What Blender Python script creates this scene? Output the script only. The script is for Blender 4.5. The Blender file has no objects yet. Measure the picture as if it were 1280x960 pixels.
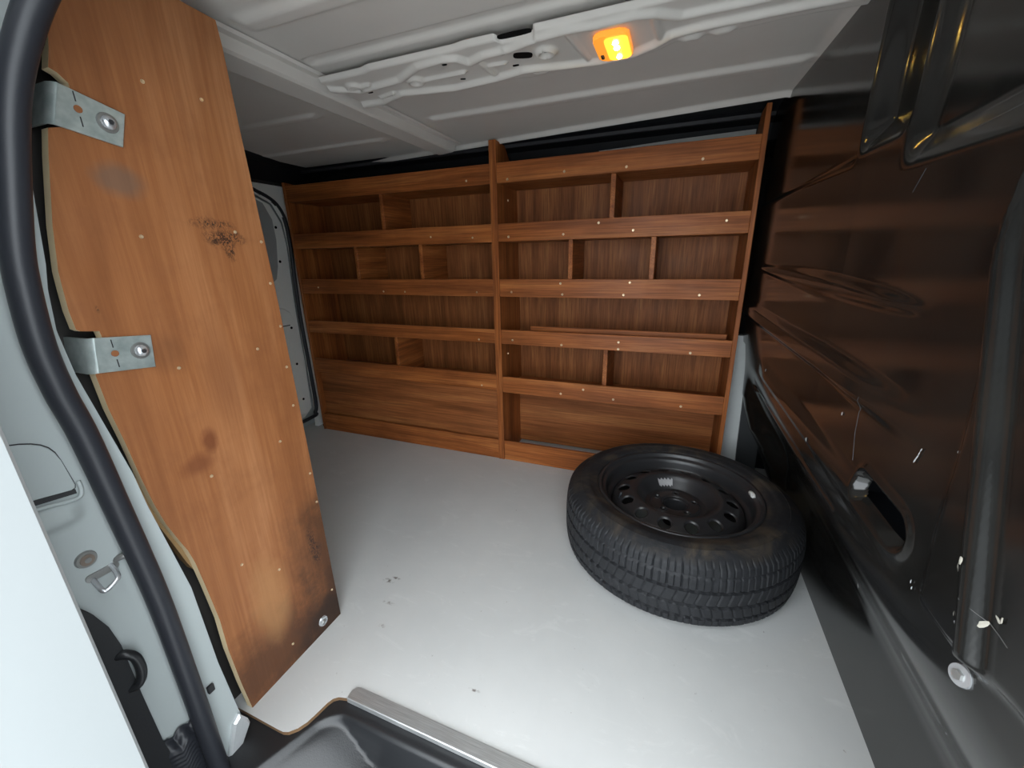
import bpy, bmesh, math, random
import numpy as np
from mathutils import Vector, Matrix, noise

S = 0.8                      # metres per working unit
random.seed(4)
scn = bpy.context.scene
C = scn.collection

# ------------------------------------------------------------------ camera
cam_d = bpy.data.cameras.new('camera')
cam = bpy.data.objects.new('camera', cam_d); C.objects.link(cam)
cam_d.sensor_width = 36.0
cam_d.lens = 507.49 / 1280 * 36.0
cam_d.clip_start = 0.02; cam_d.clip_end = 300
R = [[0.9308871743872454, 0.3647157962014628, -0.020771532501555112],
     [0.09133180533431137, -0.2874130089652737, -0.9534423231700506],
     [-0.3537054846842293, 0.8856501285940519, -0.30085923589884006]]
m = Matrix(((R[0][0], -R[1][0], -R[2][0]), (R[0][1], -R[1][1], -R[2][1]), (R[0][2], -R[1][2], -R[2][2])))
cam.matrix_world = Matrix.Translation((0, 0, 1.1542 * S)) @ m.to_4x4()
scn.camera = cam

# ------------------------------------------------------------------ world, exposure
w = bpy.data.worlds.new('overcast'); scn.world = w; w.use_nodes = True
nt = w.node_tree; nt.nodes.clear()
bg = nt.nodes.new('ShaderNodeBackground'); wo = nt.nodes.new('ShaderNodeOutputWorld')
tc = nt.nodes.new('ShaderNodeTexCoord'); sp = nt.nodes.new('ShaderNodeSeparateXYZ'); rp = nt.nodes.new('ShaderNodeValToRGB')
nt.links.new(tc.outputs['Generated'], sp.inputs[0]); nt.links.new(sp.outputs['Z'], rp.inputs[0])
rp.color_ramp.elements[0].position = 0.0; rp.color_ramp.elements[0].color = (.80, .87, .93, 1)
rp.color_ramp.elements[1].position = 0.9; rp.color_ramp.elements[1].color = (.92, .97, 1.0, 1)
nt.links.new(rp.outputs[0], bg.inputs[0]); bg.inputs[1].default_value = 1.0
nt.links.new(bg.outputs[0], wo.inputs[0])
scn.view_settings.view_transform = 'Standard'; scn.view_settings.look = 'None'
scn.view_settings.gamma = 1; scn.view_settings.use_curve_mapping = False
scn.view_settings.exposure = 2.72

# ------------------------------------------------------------------ material helpers
class NT:
    def __init__(s, name):
        s.m = bpy.data.materials.new(name); s.m.use_nodes = True
        s.t = s.m.node_tree; s.b = s.t.nodes['Principled BSDF']
    def n(s, typ, **kw):
        x = s.t.nodes.new(typ)
        for k, v in kw.items(): setattr(x, k, v)
        return x
    def l(s, a, b): s.t.links.new(a, b)
    def coords(s, scale=(1, 1, 1), rand=True):
        tcn = s.n('ShaderNodeTexCoord'); out = tcn.outputs['Object']
        if rand:
            oi = s.n('ShaderNodeObjectInfo'); mm = s.n('ShaderNodeMath', operation='MULTIPLY'); mm.inputs[1].default_value = 37
            s.l(oi.outputs['Random'], mm.inputs[0])
            va = s.n('ShaderNodeVectorMath', operation='ADD'); s.l(out, va.inputs[0]); s.l(mm.outputs[0], va.inputs[1]); out = va.outputs[0]
        mp = s.n('ShaderNodeMapping'); mp.inputs['Scale'].default_value = scale; s.l(out, mp.inputs[0])
        return mp.outputs[0]
    def noise(s, vec, scale, detail=4, rough=.5, dist=0):
        x = s.n('ShaderNodeTexNoise'); x.inputs['Scale'].default_value = scale; x.inputs['Detail'].default_value = detail
        x.inputs['Roughness'].default_value = rough; x.inputs['Distortion'].default_value = dist
        s.l(vec, x.inputs['Vector']); return x.outputs['Fac']
    def ramp(s, fac, *stops):
        x = s.n('ShaderNodeValToRGB'); e = x.color_ramp.elements
        while len(e) < len(stops): e.new(.5)
        for k, (p, c) in enumerate(stops):
            e[k].position = p; e[k].color = (c, c, c, 1) if isinstance(c, (int, float)) else (*c, 1)
        s.l(fac, x.inputs[0]); return x.outputs[0]
    def mix(s, fac, a, b, mode='MIX'):
        x = s.n('ShaderNodeMix', data_type='RGBA', blend_type=mode)
        for sock, v in ((x.inputs[0], fac), (x.inputs[6], a), (x.inputs[7], b)):
            if isinstance(v, (int, float)): sock.default_value = v
            elif isinstance(v, tuple): sock.default_value = (*v, 1)
            else: s.l(v, sock)
        return x.outputs[2]
    def math(s, op, a, b=None):
        x = s.n('ShaderNodeMath', operation=op)
        for k, v in enumerate((a, b)):
            if v is None: continue
            if isinstance(v, (int, float)): x.inputs[k].default_value = v
            else: s.l(v, x.inputs[k])
        return x.outputs[0]
    def bump(s, h, strength=.3, dist=.002):
        x = s.n('ShaderNodeBump'); x.inputs['Strength'].default_value = strength; x.inputs['Distance'].default_value = dist
        s.l(h, x.inputs['Height']); s.l(x.outputs[0], s.b.inputs['Normal'])
    def blob(s, vec, c, r, warp=None):
        """mask 1 at c falling to 0 at radii r (object metres)"""
        mp = s.n('ShaderNodeMapping'); mp.vector_type = 'POINT'
        mp.inputs['Location'].default_value = tuple(-a / b for a, b in zip(c, r)); mp.inputs['Scale'].default_value = tuple(1 / b for b in r)
        s.l(vec, mp.inputs[0])
        ln = s.n('ShaderNodeVectorMath', operation='LENGTH'); s.l(mp.outputs[0], ln.inputs[0])
        v = ln.outputs['Value']
        if warp is not None: v = s.math('ADD', v, s.math('MULTIPLY', s.math('SUBTRACT', warp, .5), 1.6))
        return s.ramp(v, (.35, 1.0), (1.0, 0.0))

def plain(name, col, rough=.5, metal=0, spec=.5, coat=0, bump=None, var=0):
    t = NT(name); b = t.b
    b.inputs['Base Color'].default_value = (*col, 1); b.inputs['Roughness'].default_value = rough
    b.inputs['Metallic'].default_value = metal; b.inputs['Specular IOR Level'].default_value = spec
    b.inputs['Coat Weight'].default_value = coat; b.inputs['Coat Roughness'].default_value = .08
    if bump or var:
        v = t.coords(rand=False)
        if bump: t.bump(t.noise(v, bump[0], 3), bump[1], bump[2])
        if var:
            f = t.noise(v, 7, 5, .6)
            t.l(t.mix(t.ramp(f, (.3, 0.), (.75, 1.)), col, tuple(c * (1 - var) for c in col)), b.inputs['Base Color'])
    return t.m

def wood(name, dark, mid, light, axis, rough=.42, stain=.4, fine=1.0, spec=.22):
    t = NT(name)
    sc = {'x': (.35, 6, 6), 'z': (6, 6, .35), 'y': (6, .35, 6)}[axis]
    v = t.coords(sc)
    a = t.noise(v, 3.2, 6, .62, .6)
    sc2 = {'x': (3, 120, 120), 'z': (120, 120, 3), 'y': (120, 3, 120)}[axis]
    b = t.noise(t.coords(sc2), 1.6 * fine, 3, .6)
    col = t.ramp(a, (.28, dark), (.5, mid), (.74, light))
    col = t.mix(t.ramp(b, (.35, .55), (.62, 0.0)), col, tuple(c * .55 for c in dark))
    bl = t.noise(t.coords((1, 1, 1)), 5, 4, .6)
    col = t.mix(t.math('MULTIPLY', t.ramp(bl, (.45, 0.0), (.8, 1.0)), stain), col, tuple(c * .45 for c in dark))
    t.l(col, t.b.inputs['Base Color'])
    t.l(t.ramp(bl, (.3, rough - .06), (.7, rough + .12)), t.b.inputs['Roughness'])
    t.b.inputs['Specular IOR Level'].default_value = spec
    t.bump(b, .15, .0008)
    return t.m

M = {}
WD, WM, WL = (.17, .047, .013), (.37, .115, .030), (.55, .205, .062)
M['wood_x'] = wood('varnished wood grain along', WD, WM, WL, 'x')
M['wood_z'] = wood('varnished wood grain upright', WD, WM, WL, 'z')
M['wood_y'] = wood('varnished wood grain across', WD, WM, WL, 'y')
M['back_z'] = wood('striped veneer upright', (.16, .052, .016), (.29, .10, .031), (.45, .18, .062), 'z', .5, .25)
M['back_x'] = wood('striped veneer lengthwise', (.17, .055, .016), (.33, .11, .034), (.46, .18, .06), 'x', .5, .25)
M['raw_ply'] = plain('raw ply edge', (.92, .74, .46), .7, var=.25)
M['ply_edge_dark'] = plain('floor ply edge', (.20, .11, .05), .8, var=.5)
M['ply_brown'] = plain('brown ply board', (.34, .21, .09), .7, var=.3)
M['black'] = plain('void shade black', (.006, .007, .010), .6, spec=.3)  # near-black stands in for shade on rail, header, void and slot
M['shade_dark'] = plain('interior shade colour', (.03, .027, .024), .7, var=.4)  # shade on the van's inner walls put into this dark colour
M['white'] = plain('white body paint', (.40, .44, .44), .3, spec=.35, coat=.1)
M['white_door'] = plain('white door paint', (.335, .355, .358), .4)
M['seam'] = plain('dark seam', (.02, .02, .022), .7)
M['grey_paint'] = plain('pale grey primer', (.47, .49, .48), .5, var=.15)
M['rear_paint'] = plain('rear door paint', (.86, .87, .84), .45, var=.05)
M['rear_recess'] = plain('rear door grey recess', (.36, .37, .37), .5)
M['rubber'] = plain('black rubber seal', (.022, .024, .030), .42, spec=.45, bump=(260, .12, .0006))
M['plastic'] = plain('textured black plastic', (.016, .017, .019), .36, spec=.5, bump=(420, .28, .0008))
M['galv'] = NT('galvanised steel'); g = M['galv']
gv = g.coords((1, 1, 1)); gf = g.noise(gv, 60, 4, .6)
g.l(g.ramp(gf, (.3, (.36, .42, .41)), (.7, (.52, .58, .56))), g.b.inputs['Base Color'])
g.l(g.ramp(gf, (.3, .28), (.7, .42)), g.b.inputs['Roughness']); g.b.inputs['Metallic'].default_value = .55
M['galv'] = g.m
M['chrome'] = plain('bright zinc bolt', (.62, .64, .66), .25, .7)
M['steel'] = plain('dull steel', (.30, .30, .29), .38, .7)
M['screw'] = plain('brassy screw head', (.72, .56, .36), .35, .6)
M['alu'] = NT('ribbed aluminium strip'); g = M['alu']
gf = g.noise(g.coords((2, 90, 2), False), 9, 3); 
g.l(g.ramp(gf, (.35, (.46, .47, .47)), (.65, (.62, .63, .63))), g.b.inputs['Base Color'])
g.b.inputs['Metallic'].default_value = .75; g.b.inputs['Roughness'].default_value = .42; g.bump(gf, .3, .001); M['alu'] = g.m
M['tape'] = plain('crinkled silver tape', (.7, .73, .74), .22, .5, bump=(60, .5, .004))
M['chip'] = plain('exposed filler chip', (.33, .31, .26), .8)
M['chip_white'] = plain('white scratch mark', (.36, .37, .37), .6)
M['rim'] = plain('black painted steel', (.024, .024, .026), .36, spec=.5, bump=(120, .06, .001))
M['label'] = plain('worn white label', (.42, .42, .43), .6, var=.7)
M['lead'] = plain('balance weight', (.62, .62, .60), .45)
M['hole'] = plain('dark hole', (.004, .004, .004), .9, spec=.1)
M['outer_ground'] = plain('pale concrete', (.50, .505, .50), .9, bump=(60, .5, .01), var=.3)

# floor paint with scuffs
t = NT('pale grey painted floor'); v = t.coords((1, 1, 1), False)
f1 = t.noise(v, 2.2, 6, .6); f2 = t.noise(v, 14, 6, .7, 1.2); f3 = t.noise(t.coords((1, 2.4, 1), False), 5, 8, .75, 2.0)
col = t.ramp(f1, (.3, (.54, .55, .545)), (.7, (.62, .625, .615)))
col = t.mix(t.ramp(f3, (.56, 0.0), (.66, .35)), col, (.70, .705, .69))
col = t.mix(t.ramp(f2, (.66, 0.0), (.80, .30)), col, (.30, .29, .28))
f4 = t.noise(t.coords((1, 1, 1), False), 95, 2, .5)
col = t.mix(t.math('MULTIPLY', t.ramp(f4, (.70, 0.0), (.78, 1.0)), t.ramp(f2, (.5, 0.), (.62, .8))), col, (.16, .13, .11))
for (x, y, rx, ry) in [(-.905, .97, .03, .012), (-.885, .99, .022, .008), (-.80, .80, .016, .010), (-.84, .885, .03, .008), (-.42, .72, .02, .006)]:
    mk = t.blob(v, (x * S, y * S, 0), (rx * S, ry * S, .05), f2)
    col = t.mix(t.math('MULTIPLY', mk, t.ramp(f4, (.45, 0.), (.6, .85))), col, (.10, .075, .06))
t.l(col, t.b.inputs['Base Color']); t.l(t.ramp(f1, (.3, .42), (.7, .55)), t.b.inputs['Roughness'])
t.b.inputs['Specular IOR Level'].default_value = .35
t.bump(f2, .12, .001); M['floor'] = t.m

# roof paint
t = NT('unlined roof paint'); v = t.coords((1, 1, 1), False); f1 = t.noise(v, 3, 5, .6)
t.l(t.ramp(f1, (.3, (.60, .575, .54)), (.7, (.66, .635, .60))), t.b.inputs['Base Color'])
t.b.inputs['Roughness'].default_value = .38; t.b.inputs['Specular IOR Level'].default_value = .4; M['roof'] = t.m

# bulkhead gloss black
t = NT('scratched gloss black bulkhead'); v = t.coords((1, 1, 1), False)
f1 = t.noise(v, 6, 6, .65); f2 = t.noise(t.coords((1, 6, 1.5), False), 14, 8, .8, 1.5)
col = t.ramp(f1, (.35, (.007, .0068, .0065)), (.75, (.014, .0135, .012)))
col = t.mix(t.ramp(f2, (.68, 0.0), (.76, .5)), col, (.06, .058, .055))
t.l(col, t.b.inputs['Base Color'])
t.l(t.ramp(f1, (.3, .10), (.8, .19)), t.b.inputs['Roughness']); t.b.inputs['Specular IOR Level'].default_value = .5
t.bump(t.noise(v, 9, 3, .5), .06, .004); M['bulkhead'] = t.m

# tyre rubber
t = NT('tyre rubber'); v = t.coords((1, 1, 1), False); f1 = t.noise(v, 9, 6, .7, .8); f2 = t.noise(v, 60, 4, .7)
tcn = t.n('ShaderNodeTexCoord'); sx = t.n('ShaderNodeSeparateXYZ'); t.l(tcn.outputs['Object'], sx.inputs[0])
top = t.ramp(sx.outputs['Z'], (.255 * S, 0.), (.275 * S, 1.))
col = t.mix(t.ramp(f2, (.35, 0.), (.75, .6)), (.012, .013, .015), (.030, .031, .035))
col = t.mix(t.math('MULTIPLY', t.ramp(f1, (.46, 0.), (.62, 1.)), top), col, (.060, .048, .036))
t.l(col, t.b.inputs['Base Color']); t.b.inputs['Roughness'].default_value = .62; t.b.inputs['Specular IOR Level'].default_value = .35
t.bump(f2, .25, .0015); M['tyre'] = t.m

# end panel: orange ply, with its own stains (object origin = panel base corner)
PX = -.962
t = NT('stained birch ply panel'); tcn = t.n('ShaderNodeTexCoord'); v = tcn.outputs['Object']
def mp(sc):
    q = t.n('ShaderNodeMapping'); q.inputs['Scale'].default_value = sc; q.inputs['Rotation'].default_value = (math.radians(-2), 0, 0); t.l(v, q.inputs[0]); return q.outputs[0]
a = t.noise(mp((4, 5, .55)), 2.6, 7, .62, .5); b = t.noise(mp((60, 110, 3)), 1.5, 3, .6); f1 = t.noise(mp((1, 1, 1)), 7, 6, .7); f2 = t.noise(mp((1, 1, 1)), 34, 4, .7); f5 = t.ramp(t.noise(mp((1, 1.6, 1)), 130, 4, .7, 1.5), (.46, 0.), (.54, 1.))
col = t.ramp(a, (.28, (.22, .080, .028)), (.5, (.32, .126, .047)), (.74, (.42, .185, .078)))
col = t.mix(t.ramp(b, (.38, .35), (.62, 0.)), col, (.19, .062, .02))
col = t.mix(t.ramp(f1, (.5, 0.), (.8, .45)), col, (.16, .055, .02))
P = lambda y, z: (0, (y - .462) * S, z * S)
for (y, z, ry, rz, c, k) in [(.80, .22, .17, .42, (.045, .018, .009), .8), (.60, .08, .32, .17, (.055, .021, .010), .8), (.76, .0, .22, .26, (.022, .011, .007), .85),
                             (.585, .25, .06, .18, (.42, .21, .085), .55), (.50, .985, .05, .05, (.10, .04, .02), .35), (.50, 1.30, .045, .035, (.16, .10, .07), .7),
                             (.60, .90, .05, .14, (.22, .085, .035), .5), (.50, .72, .045, .03, (.15, .045, .018), .65), (.535, .765, .02, .035, (.15, .045, .018), .8)]:
    mk = t.blob(v, P(y, z), (.5, ry * S, rz * S), f1)
    col = t.mix(t.math('MULTIPLY', mk, k), col, c)
for (y, z, ry, rz) in [(.655, 1.235, .055, .016), (.672, 1.205, .055, .022), (.680, 1.180, .016, .03), (.412, 1.076, .004, .012), (.735, .33, .018, .07), (.745, .29, .022, .05)]:
    mk = t.blob(v, P(y, z), (.5, ry * S, rz * S), f2)
    col = t.mix(t.math('MULTIPLY', t.math('MULTIPLY', mk, .92), f5), col, (.02, .012, .01))
t.l(col, t.b.inputs['Base Color']); t.l(t.ramp(f1, (.3, .36), (.75, .55)), t.b.inputs['Roughness']); t.b.inputs['Specular IOR Level'].default_value = .35
t.bump(b, .12, .0008); M['panel'] = t.m

def emis(name, col, st, base=(.8, .35, .05)):
    q = NT(name); q.b.inputs['Base Color'].default_value = (*base, 1); q.b.inputs['Roughness'].default_value = .25
    q.b.inputs['Emission Color'].default_value = (*col, 1); q.b.inputs['Emission Strength'].default_value = st; return q.m
M['lamp_lens'] = emis('glowing amber lens', (1, .36, .03), .36)
M['lamp_body'] = emis('amber lit lamp housing', (1, .30, .03), .13)
M['lamp_led'] = emis('bright lamp bulb', (1, .70, .15), 22)

# ------------------------------------------------------------------ object helpers
ORG = {}
def tag(o, label=None, cat=None, group=None, kind=None):
    if label: o['label'] = label
    if cat: o['category'] = cat
    if group: o['group'] = group
    if kind: o['kind'] = kind
    return o
def link(name, me, parent, org):
    o = bpy.data.objects.new(name, me); C.objects.link(o)
    po = ORG[parent.name] if parent else Vector((0, 0, 0))
    org = Vector(org) if org is not None else (po if parent else Vector((0, 0, 0)))
    o.location = (org - po) * S
    if parent: o.parent = parent
    ORG[o.name] = org
    return o
def thing(name, org, label, cat, group=None, kind=None):
    o = link(name, None, None, org); o.empty_display_size = .05
    return tag(o, label, cat, group, kind)
def mesh(name, verts, faces, mat, parent=None, org=None, smooth=False, mats=None, fm=None):
    po = ORG[parent.name] if parent else Vector((0, 0, 0))
    og = Vector(org) if org is not None else po
    me = bpy.data.meshes.new(name)
    me.from_pydata([tuple((Vector(p) - og) * S) for p in verts], [], faces)
    for mm in (mats or [mat]): me.materials.append(mm)
    if fm is not None: me.polygons.foreach_set('material_index', fm)
    me.update()
    if smooth: me.shade_smooth()
    return link(name, me, parent, og)
def frombm(name, bm, mat, parent=None, org=None, smooth=False, angle=None):
    po = ORG[parent.name] if parent else Vector((0, 0, 0))
    og = Vector(org) if org is not None else po
    bmesh.ops.recalc_face_normals(bm, faces=bm.faces)
    for p in bm.verts: p.co = (p.co - og) * S
    me = bpy.data.meshes.new(name); bm.to_mesh(me); bm.free(); me.materials.append(mat)
    if smooth or angle:
        me.shade_smooth()
        if angle: me.set_sharp_from_angle(angle=math.radians(angle))
    return link(name, me, parent, og)
def box_bm(bm, lo, hi, bev=0.0):
    r = bmesh.ops.create_cube(bm, size=1)
    vs = r['verts']
    for p in vs: p.co = Vector([(lo[k] + hi[k]) / 2 + p.co[k] * (hi[k] - lo[k]) for k in range(3)])
    if bev:
        es = list({e for p in vs for e in p.link_edges})
        bmesh.ops.bevel(bm, geom=es, offset=bev, segments=1, affect='EDGES')
def box(name, lo, hi, mat, parent=None, bev=.0015, org=None):
    bm = bmesh.new(); box_bm(bm, lo, hi, bev)
    if org is None: org = [(lo[k] + hi[k]) / 2 for k in range(3)]
    return frombm(name, bm, mat, parent, org)
def prism(name, pts, axis, a, b, mat, parent=None, org=None, bev=0, mats=None):
    """pts 2-D in the plane normal to axis ('x': (y,z), 'y': (x,z), 'z': (x,y)); extruded a..b"""
    def mk(p, q): return {'x': (q, p[0], p[1]), 'y': (p[0], q, p[1]), 'z': (p[0], p[1], q)}[axis]
    bm = bmesh.new()
    va = [bm.verts.new(mk(p, a)) for p in pts]; vb = [bm.verts.new(mk(p, b)) for p in pts]
    fa = bm.faces.new(va); fb = bm.faces.new(vb[::-1]); n = len(pts)
    side = [bm.faces.new((va[i], vb[i], vb[(i + 1) % n], va[(i + 1) % n])) for i in range(n)]
    if bev: bmesh.ops.bevel(bm, geom=list(fa.edges) + list(fb.edges), offset=bev, segments=1, affect='EDGES')
    if mats:
        for f in side: f.material_index = 1
    o = frombm(name, bm, mat, parent, org if org is not None else mk(pts[0], a))
    if mats: o.data.materials.append(mats)
    return o
def tube(bm, path, r, seg=10, closed=False, ry=None):
    path = [Vector(p) for p in path]; n = len(path); rings = []
    up = None
    for i, p in enumerate(path):
        d = (path[(i + 1) % n] if closed or i < n - 1 else p) - (path[i - 1] if closed or i > 0 else p)
        d.normalize()
        if up is None:
            up = d.orthogonal().normalized()
        up = (up - d * up.dot(d)).normalized(); sd = d.cross(up)
        rr = r[i] if isinstance(r, (list, tuple)) else r
        rings.append([bm.verts.new(p + (up * math.cos(a) + sd * math.sin(a)) * rr) for a in [2 * math.pi * k / seg for k in range(seg)]])
    for i in range(n if closed else n - 1):
        A, B = rings[i], rings[(i + 1) % n]
        for k in range(seg): bm.faces.new((A[k], A[(k + 1) % seg], B[(k + 1) % seg], B[k]))
    if not closed: bm.faces.new(rings[0][::-1]); bm.faces.new(rings[-1])
def spline(pts, n=8):
    pts = [Vector(p) for p in pts]; out = []
    for i in range(len(pts) - 1):
        p0 = pts[max(i - 1, 0)]; p1 = pts[i]; p2 = pts[i + 1]; p3 = pts[min(i + 2, len(pts) - 1)]
        for k in range(n):
            t_ = k / n
            out.append(.5 * ((2 * p1) + (p2 - p0) * t_ + (2 * p0 - 5 * p1 + 4 * p2 - p3) * t_ ** 2 + (3 * p1 - p0 - 3 * p2 + p3) * t_ ** 3))
    out.append(pts[-1]); return out
def ss(a, b, x):
    t_ = np.clip((x - a) / (b - a), 0, 1); return t_ * t_ * (3 - 2 * t_)
def segd(X, Y, p, q):
    px, py = p; dx, dy = q[0] - px, q[1] - py; L = dx * dx + dy * dy + 1e-12
    t_ = np.clip(((X - px) * dx + (Y - py) * dy) / L, 0, 1)
    return np.hypot(X - px - t_ * dx, Y - py - t_ * dy), t_
def grid(name, A, B, fn, mat, parent=None, org=None, keep=None, smooth=True):
    """fn(A,B arrays)->X,Y,Z arrays; keep mask on quads"""
    AA, BB = np.meshgrid(A, B, indexing='ij'); X, Y, Z = fn(AA, BB)
    na, nb = AA.shape
    V_ = np.stack([X, Y, Z], -1).reshape(-1, 3)
    I = np.arange(na * nb).reshape(na, nb)
    q = np.stack([I[:-1, :-1], I[1:, :-1], I[1:, 1:], I[:-1, 1:]], -1)
    if keep is not None:
        ca = (AA[:-1, :-1] + AA[1:, 1:]) / 2; cb = (BB[:-1, :-1] + BB[1:, 1:]) / 2
        q = q[keep(ca, cb)]
    q = q.reshape(-1, 4)
    po = ORG[parent.name] if parent else Vector((0, 0, 0)); og = Vector(org) if org is not None else po
    V_ = (V_ - np.array(og)) * S
    me = bpy.data.meshes.new(name); me.from_pydata(V_.tolist(), [], q.tolist()); me.materials.append(mat); me.update()
    if smooth: me.shade_smooth()
    return link(name, me, parent, og)
def rng(a, b, st): return np.linspace(a, b, max(2, int(round(abs(b - a) / st)) + 1))
def disc_me(name, r, h, mat, seg=10):
    bm = bmesh.new(); bmesh.ops.create_cone(bm, cap_ends=True, segments=seg, radius1=r * S, radius2=r * .7 * S, depth=h * S)
    me = bpy.data.meshes.new(name); bm.to_mesh(me); bm.free(); me.materials.append(mat); return me
SCREW = disc_me('screw', .0062, .004, M['screw'])
def screw(parent, pos, face='y', sc=1.0):
    o = bpy.data.objects.new('screw', SCREW); C.objects.link(o); o.parent = parent
    o.location = (Vector(pos) - ORG[parent.name]) * S; o.scale = (sc, sc, sc)
    # small end faces the viewer's side of the board
    o.rotation_euler = {'y': (math.radians(90), 0, 0), 'x': (0, math.radians(90), 0), '-x': (0, math.radians(-90), 0)}[face]
    return o
def cyl(name, c, axis, r0, r1, h, mat, parent, seg=24, bev=0):
    bm = bmesh.new(); bmesh.ops.create_cone(bm, cap_ends=True, segments=seg, radius1=r0, radius2=r1, depth=h)
    q = Vector((0, 0, 1)).rotation_difference(Vector(axis)).to_matrix()
    for p in bm.verts: p.co = q @ p.co + Vector(c)
    return frombm(name, bm, mat, parent, c, angle=40)

# ------------------------------------------------------------------ floor
cut = [(-1.05, .453), (-.852, .452), (-.835, .4525), (-.822, .457), (-.806, .472), (-.795, .492), (-.788, .52), (-.782, .548), (-.776, .562), (-.764, .571), (-.74, .577), (.60, .572)]
fl = cut + [(.62, 2.40), (-2.42, 2.40), (-2.42, .30), (-1.05, .30)]
floor = prism('floor', fl, 'z', -.011, 0, M['floor'], None, (0, 0, 0), mats=M['ply_edge_dark'])
tag(floor, 'pale grey painted plywood load floor with scuffs and a curved cut at the doorway', 'floor', kind='structure')
# outside ground and body shell
g = mesh('ground', [(-30, -30, -.75), (30, -30, -.75), (30, 30, -.75), (-30, 30, -.75)], [(0, 1, 2, 3)], M['outer_ground'])
tag(g, 'pale concrete ground outside the van', 'ground', kind='structure')

# ------------------------------------------------------------------ ceiling
def y_far(x): return 1.925 - .107 * (x - .33)
def x_rear(y): return np.where(y > 1.62, -2.066 - .29 * (y - 1.62), -2.066)
def roof_fn(U, Vv):
    # U across 0..1 (y), V along 0..1 (x)
    Y0 = .42
    Xr = -2.066; X = .36 + (Xr - .36) * Vv
    Y = Y0 + (y_far(X) - Y0) * U
    X = X + np.where(X < -1.6, (x_rear(Y) - Xr) * ss(-1.6, -2.066, X), 0)
    Z = 1.69 + 0 * X
    def bead(yc, w, h, x0, x1):
        return h * ss(1, .35, np.abs(Y - yc) / w) * ss(x0 - .03, x0 + .02, X) * ss(x1 + .03, x1 - .02, X)
    Z = Z - bead(1.645, .036, .013, -.98, .30) - bead(.862, .04, .013, -1.0, .30) - bead(1.415, .034, .010, -1.95, -1.36) - bead(1.80, .034, .010, -2.1, -1.34)
    Z = Z + bead(1.075, .028, .010, -1.03, .31)
    Z = Z - .018 * ss(.985, 1.0, U)
    Z = Z - .012 * ss(.3, .345, X)
    return X, Y, Z
roof = grid('ceiling', np.linspace(0, 1, 300), np.linspace(0, 1, 330), roof_fn, M['roof'], None, (0, 0, 0))
tag(roof, 'bare pale grey painted metal roof skin with pressed stiffening beads', 'ceiling', kind='structure')
# roof bow
bp_ = [(-1.045, 1.688), (-1.05, 1.680), (-1.072, 1.680), (-1.082, 1.655), (-1.092, 1.650), (-1.172, 1.645), (-1.186, 1.650), (-1.20, 1.676), (-1.262, 1.682), (-1.266, 1.688)]
vs, fs = [], []
ys = [.42, .6, 1.0, 1.4, 1.8, 1.96, 2.01, 2.035]
for j, y in enumerate(ys):
    k = 0 if j < 6 else (.002 if j == 6 else .008)
    for (x, z) in bp_: vs.append((x - (1.155 + x) * .3 * (j == 7), y, min(z + k, 1.688)))
n = len(bp_)
for j in range(len(ys) - 1):
    for i in range(n - 1): fs.append((j * n + i, j * n + i + 1, (j + 1) * n + i + 1, (j + 1) * n + i))
fs.append(tuple(range((len(ys) - 1) * n, len(ys) * n)))
bow = mesh('roof_bow', vs, fs, M['roof'], roof, smooth=False)
def holes_on(parent, name, lst, z, mat=None):
    for (x, y, rx, ry, rot) in lst:
        bm = bmesh.new(); pts = []
        e = 16
        for k in range(e):
            a = 2 * math.pi * k / e; cx = math.copysign(abs(math.cos(a)) ** .6, math.cos(a)) * rx; cy = math.copysign(abs(math.sin(a)) ** .6, math.sin(a)) * ry
            c_, s_ = math.cos(rot), math.sin(rot)
            pts.append((x + cx * c_ - cy * s_, y + cx * s_ + cy * c_))
        prism(name, pts, 'z', z - .0012, z + .0012, mat or M['hole'], parent, (x, y, z))
holes_on(bow, 'hole', [(-1.232, 1.04, .014, .006, .2), (-1.228, 1.66, .010, .020, 0), (-1.232, 1.84, .008, .012, 0), (-1.228, 1.50, .006, .008, 0)], 1.6785)

# stamped reinforcement with lamp
R1 = [(-1.085, 1.324), (-.975, 1.332), (-.875, 1.296), (-.79, 1.313), (-.7, 1.33), (-.554, 1.318), (-.46, 1.299), (-.429, 1.303), (-.353, 1.319), (-.246, 1.334), (-.159, 1.326), (-.103, 1.296), (-.063, 1.262), (-.003, 1.252), (.054, 1.25), (.162, 1.25), (.33, 1.25)]
R2 = [(-1.06, 1.175), (-.977, 1.226), (-.817, 1.207), (-.721, 1.155), (-.638, 1.148), (-.605, 1.158), (-.583, 1.195), (-.528, 1.172), (-.451, 1.168), (-.372, 1.145), (-.301, 1.138), (-.226, 1.145), (-.141, 1.141), (-.10, 1.15), (-.045, 1.185), (.06, 1.185), (.33, 1.18)]
def ridges(X, Y, poly, w, h):
    D = np.full_like(X, 9.)
    for p, q in zip(poly[:-1], poly[1:]): D = np.minimum(D, segd(X, Y, p, q)[0])
    return h * ss(1, .2, D / w)
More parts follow.
